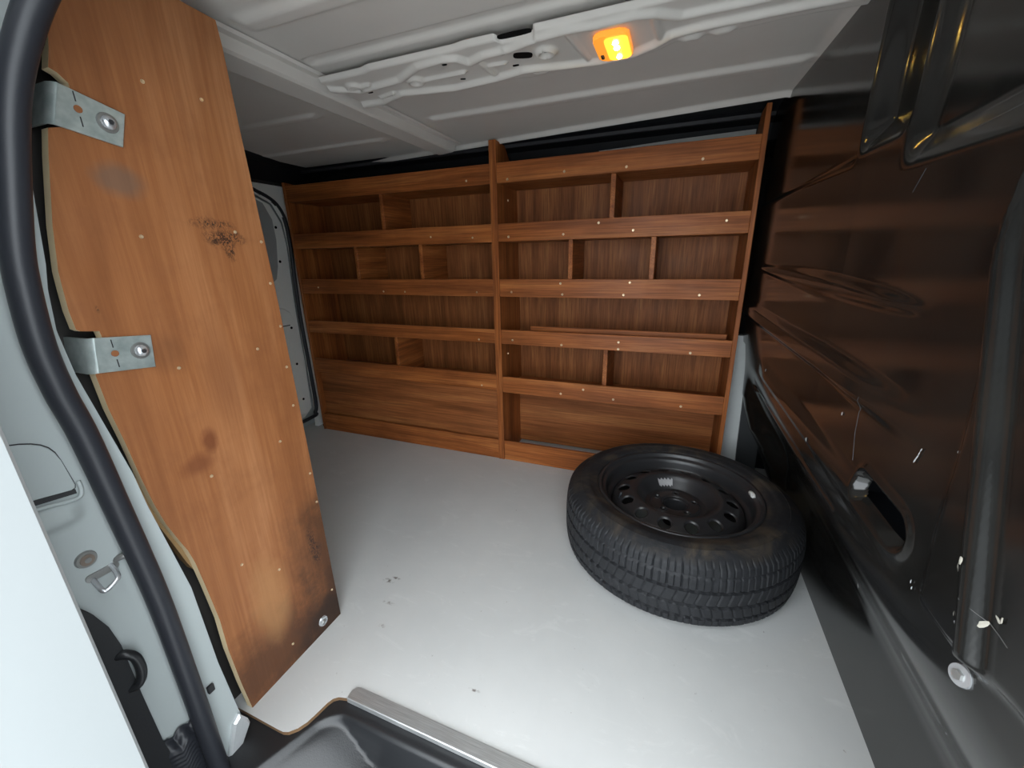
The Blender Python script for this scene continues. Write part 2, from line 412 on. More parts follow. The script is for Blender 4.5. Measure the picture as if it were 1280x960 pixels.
def stamp_fn(X, Y):
    Z = np.full_like(X, 1.664)
    r = np.maximum(ridges(X, Y, R1, .018, .013), ridges(X, Y, R2, .018, .012))
    # pan between the two ridges pressed up
    r = np.maximum(r, ridges(X, Y, [(-.764, 1.243), (-.625, 1.243)], .012, .008))
    r = np.maximum(r, ridges(X, Y, [(-.54, 1.236), (-.495, 1.239)], .010, .007))
    r = np.maximum(r, ridges(X, Y, [(-.30, 1.16), (-.28, 1.31)], .012, .007))
    r = np.maximum(r, ridges(X, Y, [(-.10, 1.17), (-.09, 1.29)], .014, .008))
    r = np.maximum(r, ridges(X, Y, [(-.56, 1.19), (-.55, 1.29)], .016, .008))
    r = np.maximum(r, ridges(X, Y, [(-.96, 1.30), (-.90, 1.285)], .010, .008))
    r = np.maximum(r, ridges(X, Y, [(-.99, 1.20), (-.93, 1.20)], .012, .009))
    for (cx, cy) in [(-.784, 1.238), (-.373, 1.226), (-.981, 1.2)]:
        d_ = np.hypot(X - cx, Y - cy); r = np.maximum(r, .011 * np.exp(-((d_ - .021) / .008) ** 2))
    # lower scallops
    for (cx, cy) in [(-.42, 1.335), (-.02, 1.305), (.05, 1.30)]:
        r = np.maximum(r, .008 * ss(1, .3, np.hypot((X - cx) / .035, (Y - cy) / .02)))
    e = np.minimum(Y - y_lo(X), y_hi(X) - Y)
    Z = Z - r + .012 * ss(.012, 0, e)
    return X, Y, Z
def y_lo(X): return 1.118 + .010 * ss(-.86, -.9, X) + .022 * (ss(-.475, -.465, X) * ss(-.37, -.38, X)) - .006 * ss(-.60, -.55, X)
def y_hi(X): return 1.365 - .0 * X - .045 * ss(-.13, -.02, X) + .010 * np.sin(X * 23) * .4 + .008 * ss(-.50, -.45, X) * ss(-.36, -.4, X)
SX = rng(-1.055, .335, .004)
def stamp_uv(X, U):
    Y = y_lo(X) + (y_hi(X) - y_lo(X)) * U
    return stamp_fn(X, Y)
HO = [(-.436, 1.221, .026, .016, .35), (-.968, 1.255, .009, .006, 0), (-.653, 1.182, .007, .005, 0), (-.651, 1.288, .008, .004, .3), (-.475, 1.18, .009, .004, 0), (-.474, 1.269, .009, .004, 0), (0., 1.205, .012, .004, 0), (-.568, 1.199, .004, .003, 0)]
stamp = grid('roof_reinforcement', SX, np.linspace(0, 1, 64), stamp_uv, M['roof'], roof)
holes_on(stamp, 'hole', HO, 1.6635)
holes_on(stamp, 'hole', [(-.784, 1.238, .006, .004, 0), (-.373, 1.226, .006, .004, 0), (-.981, 1.2, .005, .004, 0)], 1.6635)
holes_on(stamp, 'notch', [(-.425, 1.128, .045, .011, 0)], 1.672)

# lamp
lamp = thing('interior_lamp', (-.20, 1.25, 1.655), 'small square amber glowing interior light fitted to the ceiling reinforcement', 'lamp')
def rrect(cx, cy, hx, hy, r, n=6):
    pts = []
    for (sx, sy, a0) in ((1, 1, 0), (-1, 1, 90), (-1, -1, 180), (1, -1, 270)):
        for k in range(n + 1):
            a = math.radians(a0 + 90 * k / n); pts.append((cx + sx * (hx - r) + r * math.cos(a), cy + sy * (hy - r) + r * math.sin(a)))
    return pts
prism('lamp_housing', rrect(-.202, 1.247, .043, .068, .02), 'z', 1.649, 1.662, M['lamp_body'], lamp, bev=.003)
prism('lens', rrect(-.190, 1.247, .028, .059, .012), 'z', 1.645, 1.650, M['lamp_lens'], lamp, bev=.002)
for yy, r in ((1.210, .0075), (1.238, .0075), (1.288, .0070)):
    bm = bmesh.new(); bmesh.ops.create_uvsphere(bm, u_segments=12, v_segments=8, radius=r)
    for p in bm.verts: p.co = Vector((p.co.x, p.co.y, p.co.z * .5)) + Vector((-.192, yy, 1.644))
    frombm('bulb', bm, M['lamp_led'], lamp, (-.192, yy, 1.644), True)
box('switch', (-.238, 1.272, 1.645), (-.230, 1.290, 1.652), M['seam'], lamp)

# ------------------------------------------------------------------ far side wall (behind the racking)
wb = thing('wall_back', (0, 2.42, 0), 'far side wall of the van behind the shelving with roof rail, both coloured dark for shade', 'wall', kind='structure')
box('side_skin', (-2.42, 2.37, -.03), (.66, 2.42, 1.8), M['shade_dark'], wb, 0)
prism('roof_rail', [(1.90, 1.70), (2.10, 1.69), (2.20, 1.66), (2.22, 1.60), (2.37, 1.56), (2.37, 1.74), (1.90, 1.74)], 'x', -2.42, .5, M['black'], wb)  # unlit rail: its shade is put into the black colour
box('rail_lip', (-2.3, 2.125, 1.668), (.31, 2.14, 1.684), plain('dark rail lip', (.03, .03, .034), .5), wb)
prism('grey_strip', [(-.40, 1.622), (-.07, 1.634), (.254, 1.640), (.254, 1.57), (-.40, 1.57)], 'y', 2.185, 2.19, M['grey_paint'], wb)
# pale pillar beside the racking
pp = [(.285, 0), (.405, 0), (.375, .25), (.362, .55), (.340, .78), (.285, .78)]
prism('pale_pillar', pp, 'y', 2.12, 2.16, M['grey_paint'], wb)
prism('dark_pillar', [(.36, .05), (.45, .02), (.44, .3), (.385, .70), (.35, .75), (.345, .6)], 'y', 2.10, 2.118, plain('dark bracket', (.02, .022, .024), .4), wb)
box('void_panel', (.28, 2.365, -.02), (.62, 2.37, 1.75), M['black'], wb, 0)  # black sheet in place of the unlit void

# ------------------------------------------------------------------ rear end wall and rear door
wl = thing('wall_left', (-2.36, 1.3, 0), 'rear end of the van around the back doors, header above coloured black for shade', 'wall', kind='structure')
box('rear_skin', (-2.46, .2, -.03), (-2.42, 2.42, 1.8), M['white'], wl, 0)
prism('header', [(-2.02, 1.70), (-2.22, 1.685), (-2.28, 1.60), (-2.40, 1.585), (-2.40, 1.76), (-2.02, 1.76)], 'y', .34, 2.36, M['black'], wl)  # header's shade painted in as black
# white frame around the opening
fr = [(1.20, 1.61), (2.14, 1.595), (2.17, 1.2), (2.18, .6), (2.16, 0.0), (2.02, 0), (2.028, .09), (2.038, .2), (2.036, .77), (2.045, 1.03), (2.055, 1.25), (2.046, 1.39), (1.99, 1.49), (1.90, 1.53), (1.80, 1.545), (1.20, 1.555)]
prism('door_frame', fr, 'x', -2.365, -2.335, M['rear_paint'], wl)
d1 = thing('door_1', (-2.37, 1.5, 0), 'pale grey rear door seen from inside, with grey window recess and black seal', 'door', kind='structure')
do = [(.6, .07), (1.95, .09), (2.02, .14), (2.03, .5), (2.025, .77), (2.035, 1.03), (2.047, 1.24), (2.038, 1.385), (1.98, 1.485), (1.86, 1.535), (.6, 1.55)]
prism('door_skin', do, 'x', -2.42, -2.365, M['rear_paint'], d1, bev=.004)
prism('window_recess', [(1.0, 1.01), (1.88, 1.01), (1.93, 1.045), (1.955, 1.12), (1.978, 1.28), (1.975, 1.40), (1.93, 1.49), (1.85, 1.52), (1.0, 1.52)], 'x', -2.366, -2.362, M['rear_recess'], d1, bev=.001)
prism('lower_panel', [(.9, .12), (1.96, .12), (2.0, .17), (1.998, .5), (2.0, .77), (1.975, .83), (1.93, .86), (.9, .86)], 'x', -2.366, -2.352, M['rear_paint'], d1, bev=.005)
box('panel_seam', (-2.3535, 1.2, .745), (-2.351, 1.955, .751), M['seam'], d1, 0)
box('recess_tab', (-2.362, 1.87, 1.27), (-2.357, 1.93, 1.31), M['rear_recess'], d1)
for (y, z, k) in [(1.992, 1.355, -2.364), (1.978, 1.15, -2.364), (1.961, .729, -2.351), (1.952, .484, -2.351), (1.952, .231, -2.351)]:
    cyl('hole', (k, y, z), (1, 0, 0), .0085, .0085, .003, M['hole'], d1, 12)
bm = bmesh.new()
tube(bm, spline([(-2.34, 1.2, 1.56), (-2.34, 1.78, 1.56), (-2.34, 1.89, 1.545), (-2.34, 1.987, 1.502), (-2.34, 2.035, 1.44), (-2.34, 2.053, 1.36), (-2.34, 2.055, 1.233), (-2.34, 2.043, 1.03), (-2.34, 2.035, .77), (-2.34, 2.038, .49), (-2.34, 2.039, .19), (-2.34, 2.020, .11), (-2.34, 1.95, .08), (-2.34, 1.2, .07)], 6), .0125, 10)
frombm('door_seal', bm, M['rubber'], d1, (-2.34, 1.99, .6), True)
box('hinge_foot', (-2.30, 2.03, .0), (-2.25, 2.10, .018), M['seam'], wl)

# ------------------------------------------------------------------ bulkhead (right)
def bh_fn(Y, Z):
    pz = [-.05, 0, .28, .36, .45, .52, .60, .68, .73, 1.8]
    p1 = [.538, .534, .515, .475, .42, .378, .345, .334, .330, .330]
    p2 = [.56, .54, .425, .38, .352, .335, .331, .330, .330, .330]
    a = np.interp(Z, pz, p1); b = np.interp(Z, pz, p2); k = ss(1.84, 2.04, Y)
    a = .534 - .018 * np.clip(Z, None, .3) / .3 - .185 * ss(.27, .70, Z)
    X = a * (1 - k) + b * k
    d_, t_ = segd(Y, Z, (.84, .40), (.67, .405)); X = X - .005 * ss(.03, .0, d_) * ss(0, .2, t_) * ss(1, .8, t_)
    # lean of the lower half closer to the door pillar
    X = X - .028 * np.clip((Y - 1.1) / .95, 0, 1) * ss(.6, .9, Z)
    # upper left pressed pan
    X = X + .010 * ss(1.318, 1.345, Z) * ss(1.155, 1.19, Y)
    # upright channel
    X = X + .040 * ss(1.33, 1.40, Z) * ss(.945, .985, Y) * ss(1.16, 1.12, Y)
    # upper right pan
    X = X + .022 * ss(1.272, 1.330, Z - .06 * ss(.94, .70, Y) * 0) * ss(.955, .90, Y)
    # leaf bead
    tt = np.clip((1.88 - Y) / 1.15, 0, 1); w_ = .010 + .024 * np.sin(np.pi * tt) ** .8
    X = X - .012 * ss(1, .15, np.abs(Z - (1.09 - .022 * tt)) / w_) * ss(0, .03, tt) * ss(1, .86, tt)
    # long sloping step
    X = X - .016 * ss(.875, .90, Z) * ss(.955, .925, Z) * ss(.66, .95, Y)
    # crease
    X = X - .007 * ss(.700, .722, Z) * ss(.78, .735, Z) * ss(.62, .7, Y) * ss(1.75, 1.6, Y)
    d_, t_ = segd(Y, Z, (1.9, .60), (.9, .655)); X = X + .006 * ss(.016, .002, d_)
    # handle slot
    d_, t_ = segd(Y, Z, (.785, .763), (.665, .762)); X = X + .018 * ss(.030, .0185, d_) - .004 * ss(.010, 0, np.abs(d_ - .033))
    # overlapping sheet near the door
    ey = .577 + .012 * ss(.73, .85, Z) + .05 * ss(.85, 1.4, Z)
    ez = .722 + .022 * ss(.52, .40, Y)
    on = ss(ey + .006, ey - .010, Y) * ss(ez - .006, ez + .012, Z)
    X = X - .007 * on
    d_, t_ = segd(Y, Z, (.455, .70), (.66, 1.30)); X = X - .015 * ss(.026, .0, d_) * on
    return X, Y, Z
wr = thing('wall_right', (.33, 1.2, 0), 'glossy black pressed bulkhead with scratches, right of the tyre', 'wall', kind='structure')
bhd = grid('bulkhead_sheet', rng(.28, 2.36, .0045), rng(-.02, 1.72, .0045), bh_fn, M['bulkhead'], wr, keep=lambda y, z: ((y < 2.06) | (z > .755)) & (segd(y, z, (.785, .763), (.665, .762))[0] > .018))
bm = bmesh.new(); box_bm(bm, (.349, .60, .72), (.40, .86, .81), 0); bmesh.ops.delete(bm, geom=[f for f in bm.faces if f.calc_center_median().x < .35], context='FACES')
frombm('slot_cavity', bm, M['black'], wr)  # shade inside the slot put in as a black box
def bx(y, z):
    a, b, c = bh_fn(np.array([[y]], float), np.array([[z]], float)); return float(a[0, 0])
# chips / scratches: small irregular flakes on the sheet
def flakes(lst, mat, name):
    bm = bmesh.new()
    for (y, z, ry, rz, rot) in lst:
        k = 9; vs = []
        for i in range(k):
            a = 2 * math.pi * i / k; q = random.uniform(.65, 1.2)
            dy = math.cos(a) * ry * q; dz = math.sin(a) * rz * q
            yy = y + dy * math.cos(rot) - dz * math.sin(rot); zz = z + dy * math.sin(rot) + dz * math.cos(rot)
            vs.append((bx(yy, zz) - .0016, yy, zz))
        c = bm.verts.new((bx(y, z) - .0024, y, z)); ring = [bm.verts.new(p) for p in vs]
        for i in range(k): bm.faces.new((c, ring[i], ring[(i + 1) % k]))
    o = frombm(name, bm, mat, wr); tag(o, kind='stuff'); return o
flakes([(.505, .826, .0035, .006, .2), (.501, .837, .003, .005, 0), (.458, .806, .004, .002, .4), (.454, .809, .0015, .004, 0), (.466, .790, .0025, .006, .3), (.49, .777, .003, .002, .6)], M['chip'], 'paint_chips')
flakes([(.663, .892, .0012, .004, .4), (.665, .886, .001, .004, .4), (.667, .880, .0012, .005, .4), (.670, .873, .0015, .005, .4), (.589, .924, .0015, .0025, 0), (1.077, .721, .006, .0075, 0),
        (.934, .843, .003, .005, 0), (.500, .756, .0045, .0035, .5), (.497, .763, .001, .006, .5), (.601, .727, .001, .003, 0), (.596, .721, .001, .003, 0), (1.59, .756, .005, .005, 0), (.579, .51, .001, .008, .6), (1.096, .33, .002, .012, .3)], M['chip_white'], 'scratch_marks')
bm = bmesh.new()
for (ya, za), (yb, zb) in [((.853, .904), (.869, .87)), ((.869, .87), (.865, .832)), ((.865, .832), (.847, .784)), ((.70, 1.306), (.785, 1.298)), ((.852, 1.266), (.876, 1.236)), ((1.411, 1.618), (1.303, 1.604)), ((.50, .80), (.44, .79))]:
    tube(bm, [(bx(ya + (yb - ya) * k / 5, za + (zb - za) * k / 5), ya + (yb - ya) * k / 5, za + (zb - za) * k / 5) for k in range(6)], .0005, 5)
tag(frombm('thin_scratches', bm, plain('grey scratch', (.06, .06, .06), .5), wr), kind='stuff')
# bolt
bxx = bx(.479, .708)
bt = cyl('bolt', (bxx - .003, .479, .708), (-1, -.3, .2), .0125, .0115, .004, M['chrome'], wr, 24)
cyl('bolt_head', (bxx - .006, .479, .708), (-1, -.3, .2), .0065, .0055, .004, M['steel'], bt, 6)
cyl('rivet', (bx(2.22, .884) - .003, 2.22, .884), (-1, 0, 0), .008, .005, .006, M['chrome'], wr, 12)
# body behind the bulkhead and door pillar on the right of the doorway
box('cab_side', (.62, .2, -.4), (.66, 2.42, 1.8), M['shade_dark'], wr, 0)
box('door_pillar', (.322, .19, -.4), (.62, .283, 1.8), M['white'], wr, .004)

# ------------------------------------------------------------------ near side: body pillar, seal, doorway
wn = thing('wall_near', (-.92, .3, 0), 'white body pillar at the rear edge of the side doorway', 'wall', kind='structure')
bz = [-.10, -.046, .004, .058, .236, .465, .695, .766, .975, 1.052, 1.118, 1.157, 1.307, 1.40, 1.50, 1.60, 1.75]
by0 = [.37, .40, .432, .427, .416, .411, .384, .379, .349, .345, .352, .36, .38, .405, .44, .47, .50]
bz = [1.1542 + (q - 1.1542) * .985 for q in bz]; by = [q * .986 - .001 for q in by0]
def jamb_fn(Sv, Z):
    yb = np.interp(Z, bz, by); Y = .20 + (yb - .20) * Sv
    X = np.full_like(Y, -.93)
    X = X + .012 * ss(1, .2, np.abs(Z - .752) / .028) * ss(.300, .27, Y)          # soft ledge under the flap
    X = X - .012 * ss(.20, .215, Y) * 0
    return X, Y, Z
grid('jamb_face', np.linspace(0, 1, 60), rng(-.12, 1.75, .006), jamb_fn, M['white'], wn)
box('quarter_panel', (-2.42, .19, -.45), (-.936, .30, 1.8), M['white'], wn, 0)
box('inner_side', (-2.36, .325, -.02), (-1.0, .34, 1.72), M['shade_dark'], wn, 0)  # near inner wall, its shade put into the dark colour
box('flange_back', (-1.0, .30, -.12), (-.936, .335, 1.75), M['shade_dark'], wn, 0)
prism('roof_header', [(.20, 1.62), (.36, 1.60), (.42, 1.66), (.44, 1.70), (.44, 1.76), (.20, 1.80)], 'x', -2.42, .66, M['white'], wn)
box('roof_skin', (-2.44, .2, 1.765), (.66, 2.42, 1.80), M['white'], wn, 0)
# flap cover on the jamb
fp = [(.205, .899), (.235, .894), (.252, .890), (.264, .885), (.273, .879), (.280, .871), (.285, .860), (.288, .846), (.2935, .797), (.292, .791), (.287, .789), (.205, .802)]
prism('flap_gap', [(p[0] + (.0014 if p[0] > .21 else 0), p[1] + (.0014 if p[1] > .85 else -.0010)) for p in fp], 'x', -.932, -.9285, M['seam'], wn)
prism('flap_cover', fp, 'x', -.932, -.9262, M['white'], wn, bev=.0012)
prism('flap_slot', [(.205, .801), (.292, .788), (.292, .780), (.205, .791)], 'x', -.932, -.9275, M['seam'], wn)
bm = bmesh.new(); tube(bm, spline([(-.926, .205, .785), (-.925, .25, .779), (-.925, .288, .772), (-.927, .298, .782), (-.929, .299, .80)], 5), .0035, 8)
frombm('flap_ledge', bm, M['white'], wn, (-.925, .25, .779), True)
# bolt and striker loop
jb = cyl('jamb_bolt', (-.929, .2725, .657), (1, 0, 0), .0165, .014, .008, M['steel'], wn, 24)
cyl('bolt_recess', (-.9245, .2725, .657), (1, 0, 0), .010, .010, .003, plain('bronze bolt recess', (.30, .24, .2), .4, .9), jb, 20)
cyl('bolt_centre', (-.923, .2725, .657), (1, 0, 0), .004, .005, .004, M['steel'], jb, 8)
stz = -.9305
st = prism('striker_slot', rrect(.286, .618, .024, .007, .006), 'x', stz - .002, stz + .003, M['steel'], wn)
bm = bmesh.new(); tube(bm, spline([(-.935, .272, .616), (-.918, .270, .608), (-.902, .269, .601), (-.899, .274, .599), (-.899, .288, .606), (-.902, .294, .610), (-.918, .298, .618), (-.937, .300, .624)], 5), .0042, 10)
frombm('striker_loop', bm, M['chrome'], st, (-.91, .28, .60), True)
bm = bmesh.new(); tube(bm, spline([(-.938, .305, .624), (-.925, .315, .630), (-.92, .325, .628)], 5), .006, 8)
frombm('striker_arm', bm, M['steel'], st, (-.92, .315, .628), True)
# black lower trim on the jamb with loop and ribbed bumper
prism('lower_trim', [(.18, .63), (.233, .598), (.250, .561), (.262, .520), (.268, .47), (.269, .34), (.272, .20), (.285, .05), (.285, -.12), (.18, -.12)], 'x', -.932, -.912, M['plastic'], wn, bev=.003)
bm = bmesh.new(); tube(bm, spline([(-.918, .258, .450), (-.908, .268, .448), (-.904, .277, .43), (-.904, .278, .395), (-.907, .270, .372), (-.918, .258, .366)], 5), .0085, 8)
frombm('trim_loop', bm, M['plastic'], wn, (-.9, .28, .4), True)
def bump_fn(A, B):   # wavy rubber buffer
    Z = -.10 + .285 * B; Y = .262 + .070 * A + .0
    top = .175 + .010 * np.abs(np.sin(A * 7.5)); Z = -.10 + (top + .10) * B
    X = -.925 + .022 * np.sin(np.pi * A) ** .5 * ss(1.0, .88, B) + .0006 * np.sin(B * 150 + 3 * np.sin(A * 6))
    return X, Y, Z
grid('rubber_buffer', np.linspace(0, 1, 40), np.linspace(0, 1, 120), bump_fn, M['rubber'], wn)
# taped metal corner at the foot of the pillar
prism('taped_corner', [(.352, -.055), (.372, -.06), (.432, .018), (.430, .036), (.415, .072), (.398, .060)], 'x', -.945, -.918, M['tape'], wn, bev=.005)
box('seal_clip', (-.930, .372, .195), (-.922, .386, .215), M['seam'], wn)

seal_path = [(-.5, .45, 1.60), (-.68, .443, 1.588), (-.76, .435, 1.57), (-.82, .420, 1.537), (-.85, .405, 1.501), (-.87, .386, 1.452), (-.885, .37, 1.403), (-.895, .357, 1.352), (-.9, .34, 1.278), (-.9, .32, 1.191), (-.9, .311, 1.133), (-.9, .304, 1.041), (-.9, .307, .962), (-.9, .316, .881), (-.9, .324, .744), (-.9, .335, .527), (-.9, .337, .314), (-.9, .337, .048), (-.9, .337, -.12)]
bm = bmesh.new(); tube(bm, spline([(.42, .45, 1.60)] + seal_path, 7), .0188, 20)
seal = frombm('trim_3', bm, M['rubber'], None, (-.9, .337, 0), True)
tag(seal, 'thick black rubber weather seal curving down the doorway edge', 'door seal', kind='structure')

# step moulding
def step_fn(X, Y):
    r = .05
    # distance inside recess (right of x=-.80 line slanting, below y=.545)
    xl = -.83 + (Y - .386) * .445
    a = (X - xl); b = (.545 - Y)
    aa = np.clip(r - a, 0, None); bb = np.clip(r - b, 0, None)
    d_ = r - np.hypot(aa, bb)
    d_ = np.minimum(d_, np.maximum(np.minimum(a, b), d_))
    dep = .022 * ss(0, .012, d_) + .075 * ss(.004, .040, np.minimum(b, d_ + 9 * (d_ > r * .9))) * ss(0, .02, d_) * .0
    wallL = np.clip(a / .17, 0, 1); wallF = np.clip(b / .028, 0, 1)
    dep = ss(-.004, .012, d_) * (.012 + .085 * np.minimum(ss(0, 1, wallL), ss(0, 1, wallF)) )
    Z = -.0125 - dep - .05 * ss(.5, .2, Y) * ss(0, .05, d_)
    return X, Y, Z
step = grid('trim_2', rng(-1.0, .46, .006), rng(.20, .60, .005), step_fn, M['plastic'], None, (-.5, .4, -.02))
tag(step, 'black textured plastic side step tray with a rounded recess below the floor edge', 'step', kind='structure')
box('step_apron', (-1.0, .19, -.45), (.46, .205, -.06), M['plastic'], step, 0)
# threshold strip
strip = prism('trim_1', [(-.738, .574), (.52, .568), (.52, .604), (-.722, .612), (-.732, .609), (-.741, .598)], 'z', -.012, .006, M['alu'], None, (-.74, .59, 0), bev=.002)
tag(strip, 'ribbed aluminium threshold strip along the floor edge', 'edge strip', kind='structure')

# sliding door (open, beside the camera on the left)
dd = thing('door_2', (-1.3, .1, 0), 'open white sliding door edge, blurred large at the far left', 'sliding door', kind='structure')
bm = bmesh.new(); box_bm(bm, (-2.2, .04, -.45), (-.70, .184, 1.62), .004)
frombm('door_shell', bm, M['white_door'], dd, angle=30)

# ------------------------------------------------------------------ shelving units on the far wall
YF, YB = 2.0, 2.30
ZL = [(1.581, 1.492), (1.309, 1.223), (1.040, .951), (.776, .699), (.512, .421)]   # lips top/bottom
def post(name, x0, x1, parent, ztop=1.68, back=2.17):
    return prism(name, [(YF - .004, 0), (YF - .004, ztop), (back - .06, ztop - .004), (back, ztop - .06), (YB, 1.56), (YB + .05, .4), (YB + .05, 0)], 'x', x0, x1, M['wood_z'], parent, ((x0 + x1) / 2, YF, 0), bev=.0012)
def unit(org, x0, x1, label, divs, left_end):
    u = thing('shelving_unit', org, label, 'shelving', 'plywood racking units along the far wall')
    th = .0185
    post('side_panel', x0, x0 + th, u, 1.60 if left_end else 1.68); post('side_panel', x1 - th, x1, u, 1.68)
    a, b = x0 + th, x1 - th
    for k, (zt, zb) in enumerate(ZL):
        if left_end and k == 4: zt, zb = .5216, .427
        box('shelf_lip', (a, YF, zb), (b, YF + .014, zt), M['wood_x'], u)
        box('shelf', (a, YF + .014, zb), (b, YB, zb + .014), M['wood_x'], u)
    box('kickboard', (a, YF, 0.0), (b, YF + .014, .121), M['wood_x'], u)
    if left_end:
        box('lower_panel', (a, YF + .030, .060), (b, YF + .040, .430), M['back_x'], u)
        prism('back_panel', [(YB - .004, .44), (YB + .006, .44), (YB - .015, 1.5), (YB - .025, 1.5)], 'x', a, b, M['back_z'], u)
    else:
        prism('back_panel', [(YB + .008, .40), (YB + .018, .40), (YB - .015, 1.5), (YB - .025, 1.5)], 'x', a, b, M['back_z'], u)
        box('lower_back_panel', (a, 2.27, .012), (b, 2.28, .41), M['back_x'], u)
    for (x, k) in divs:
        zb = ZL[k][0] if k < 4 else 0; top_ = ZL[k][1]; bot = ZL[k + 1][1] + .014
        box('divider', (x - .011, YF + .016, bot), (x + .011, YB - .02, top_), M['wood_y'], u)
    return u
u2 = unit((-.30, 2.0, 0), -.8735, .274, 'right-hand plywood shelving unit with the brighter shelf lips, behind the spare wheel', [(-.300, 0), (-.487, 1), (-.110, 1), (-.297, 3)], False)
u1 = unit((-1.56, 2.0, 0), -2.2565, -.8735, 'left-hand plywood shelving unit with a closed bottom panel, next to the rear door', [(-1.562, 0), (-1.784, 1), (-1.333, 1), (-1.563, 3)], True)
# screws on the lips: image-measured (x, z) on the front plane
for (x, z) in [(-.52, 1.515), (-.245, 1.510), (.055, 1.512), (-.80, 1.505), (-.80, 1.245), (-.52, 1.247), (-.355, 1.29), (-.20, 1.252), (.17, 1.275),
               (-.53, 1.02), (-.20, 1.025), (-.79, .975), (-.52, .967), (-.225, .968), (.10, .972), (-.79, .722), (-.52, .712), (-.235, .742), (-.235, .708), (.09, .710),
               (-.40, .482), (-.52, .447), (-.245, .445), (.075, .445)]:
    screw(u2, (x, YF - .0025, z))
for (x, y, z) in [(-.8547, 2.14, 1.43), (-.8547, 2.09, .625)]: screw(u2, (x + .001, y, z), 'x')
for (x, z) in [(-1.02, 1.515), (-1.00, 1.248), (-.99, .972), (-.99, .716), (-.985, .45), (-2.10, .99), (-1.25, 1.26), (-1.6, .97), (-1.45, .97)]:
    screw(u1, (x, YF - .0025, z), sc=.85)
bat = box('wood_batten', (-.70, 2.035, .7145), (.235, 2.05, .796), M['wood_x'], None, org=(-.23, 2.04, .7145))
tag(bat, 'loose thin wooden strip lying behind a shelf lip of the right-hand shelving unit', 'wood strip')

# ------------------------------------------------------------------ near side shelving unit (its end panel faces forward)
u3 = thing('shelving_unit', (PX - .6, .60, 0), 'near shelving unit seen only as a tall orange plywood end panel at the left', 'shelving')
L = [(.47, 1.552), (.46, 1.515), (.45, 1.484), (.442, 1.456), (.451, 1.452), (.462, 1.441), (.462, 1.375), (.432, 1.370), (.418, 1.366), (.408, 1.326), (.395, 1.267), (.384, 1.217), (.376, 1.169), (.372, 1.145), (.370, 1.116), (.368, 1.080), (.369, 1.048),
     (.374, 1.044), (.399, 1.040), (.400, 1.029), (.400, .975), (.374, .967), (.376, .898), (.383, .828), (.389, .746), (.395, .685), (.404, .627), (.417, .575), (.427, .540), (.433, .503), (.439, .428), (.446, .321), (.445, .226), (.451, .104), (.462, .003)]
Rr = [(.788, .003), (.783, .629), (.776, 1.088), (.770, 1.25), (.763, 1.45), (.760, 1.60), (.756, 1.645), (.685, 1.648), (.50, 1.63), (.482, 1.60)]
L = [(y + (.006 if .02 < z < 1.50 else .003), z) for (y, z) in L]
end = prism('end_panel', L + Rr, 'x', PX - .020, PX, M['panel'], u3, (PX, .462, 0), mats=M['raw_ply'])
for z in (.14, .46, .78, 1.10, 1.40):
    y0 = .46 if z < .5 else .44 if z < .7 else .41 if z < 1.2 else .46
    box('shelf', (-2.22, y0, z), (PX - .080, .775, z + .016), M['wood_x'], u3)
    box('shelf_lip', (-2.22, .765, z), (PX - .020, .779, z + .09), M['wood_x'], u3)
box('kickboard', (-2.22, .765, 0), (PX - .020, .779, .10), M['wood_x'], u3)
prism('side_panel', [(.46, 0), (.785, 0), (.77, 1.5), (.47, 1.5), (.40, 1.1), (.42, .6)], 'x', -2.24, -2.22, M['wood_z'], u3)
prism('doubler', [(.404, .627), (.417, .575), (.433, .503), (.442, .475), (.50, .475), (.50, .80), (.394, .74), (.396, .685)], 'x', PX - .045, PX - .0205, M['ply_brown'], u3)
prism('gap_shade_sheet', [(.335, 0), (.70, 0), (.70, 1.6), (.40, 1.6), (.335, 1.1)], 'x', PX - .078, PX - .070, M['shade_dark'], u3)  # added dark sheet, stands in for shade in the gap behind the end panel
PS = [(.582, 1.479), (.688, 1.480), (.511, 1.204), (.513, .943), (.694, .945), (.518, .682), (.531, .421), (.609, .069), (.702, .687), (.77, .99), (.765, .88), (.762, .77), (.765, 1.10), (.774, .55), (.778, .45), (.772, .12), (.70, 1.22), (.762, 1.20), (.62, .33)]
for (y, z) in PS: screw(u3, (PX + .0012, y, z), 'x', .62)
cyl('washer', (PX + .002, .719, .043), (1, 0, 0), .017, .015, .004, M['chrome'], u3, 20)
cyl('washer_bolt', (PX + .0055, .719, .043), (1, 0, 0), .009, .006, .004, M['steel'], u3, 6)

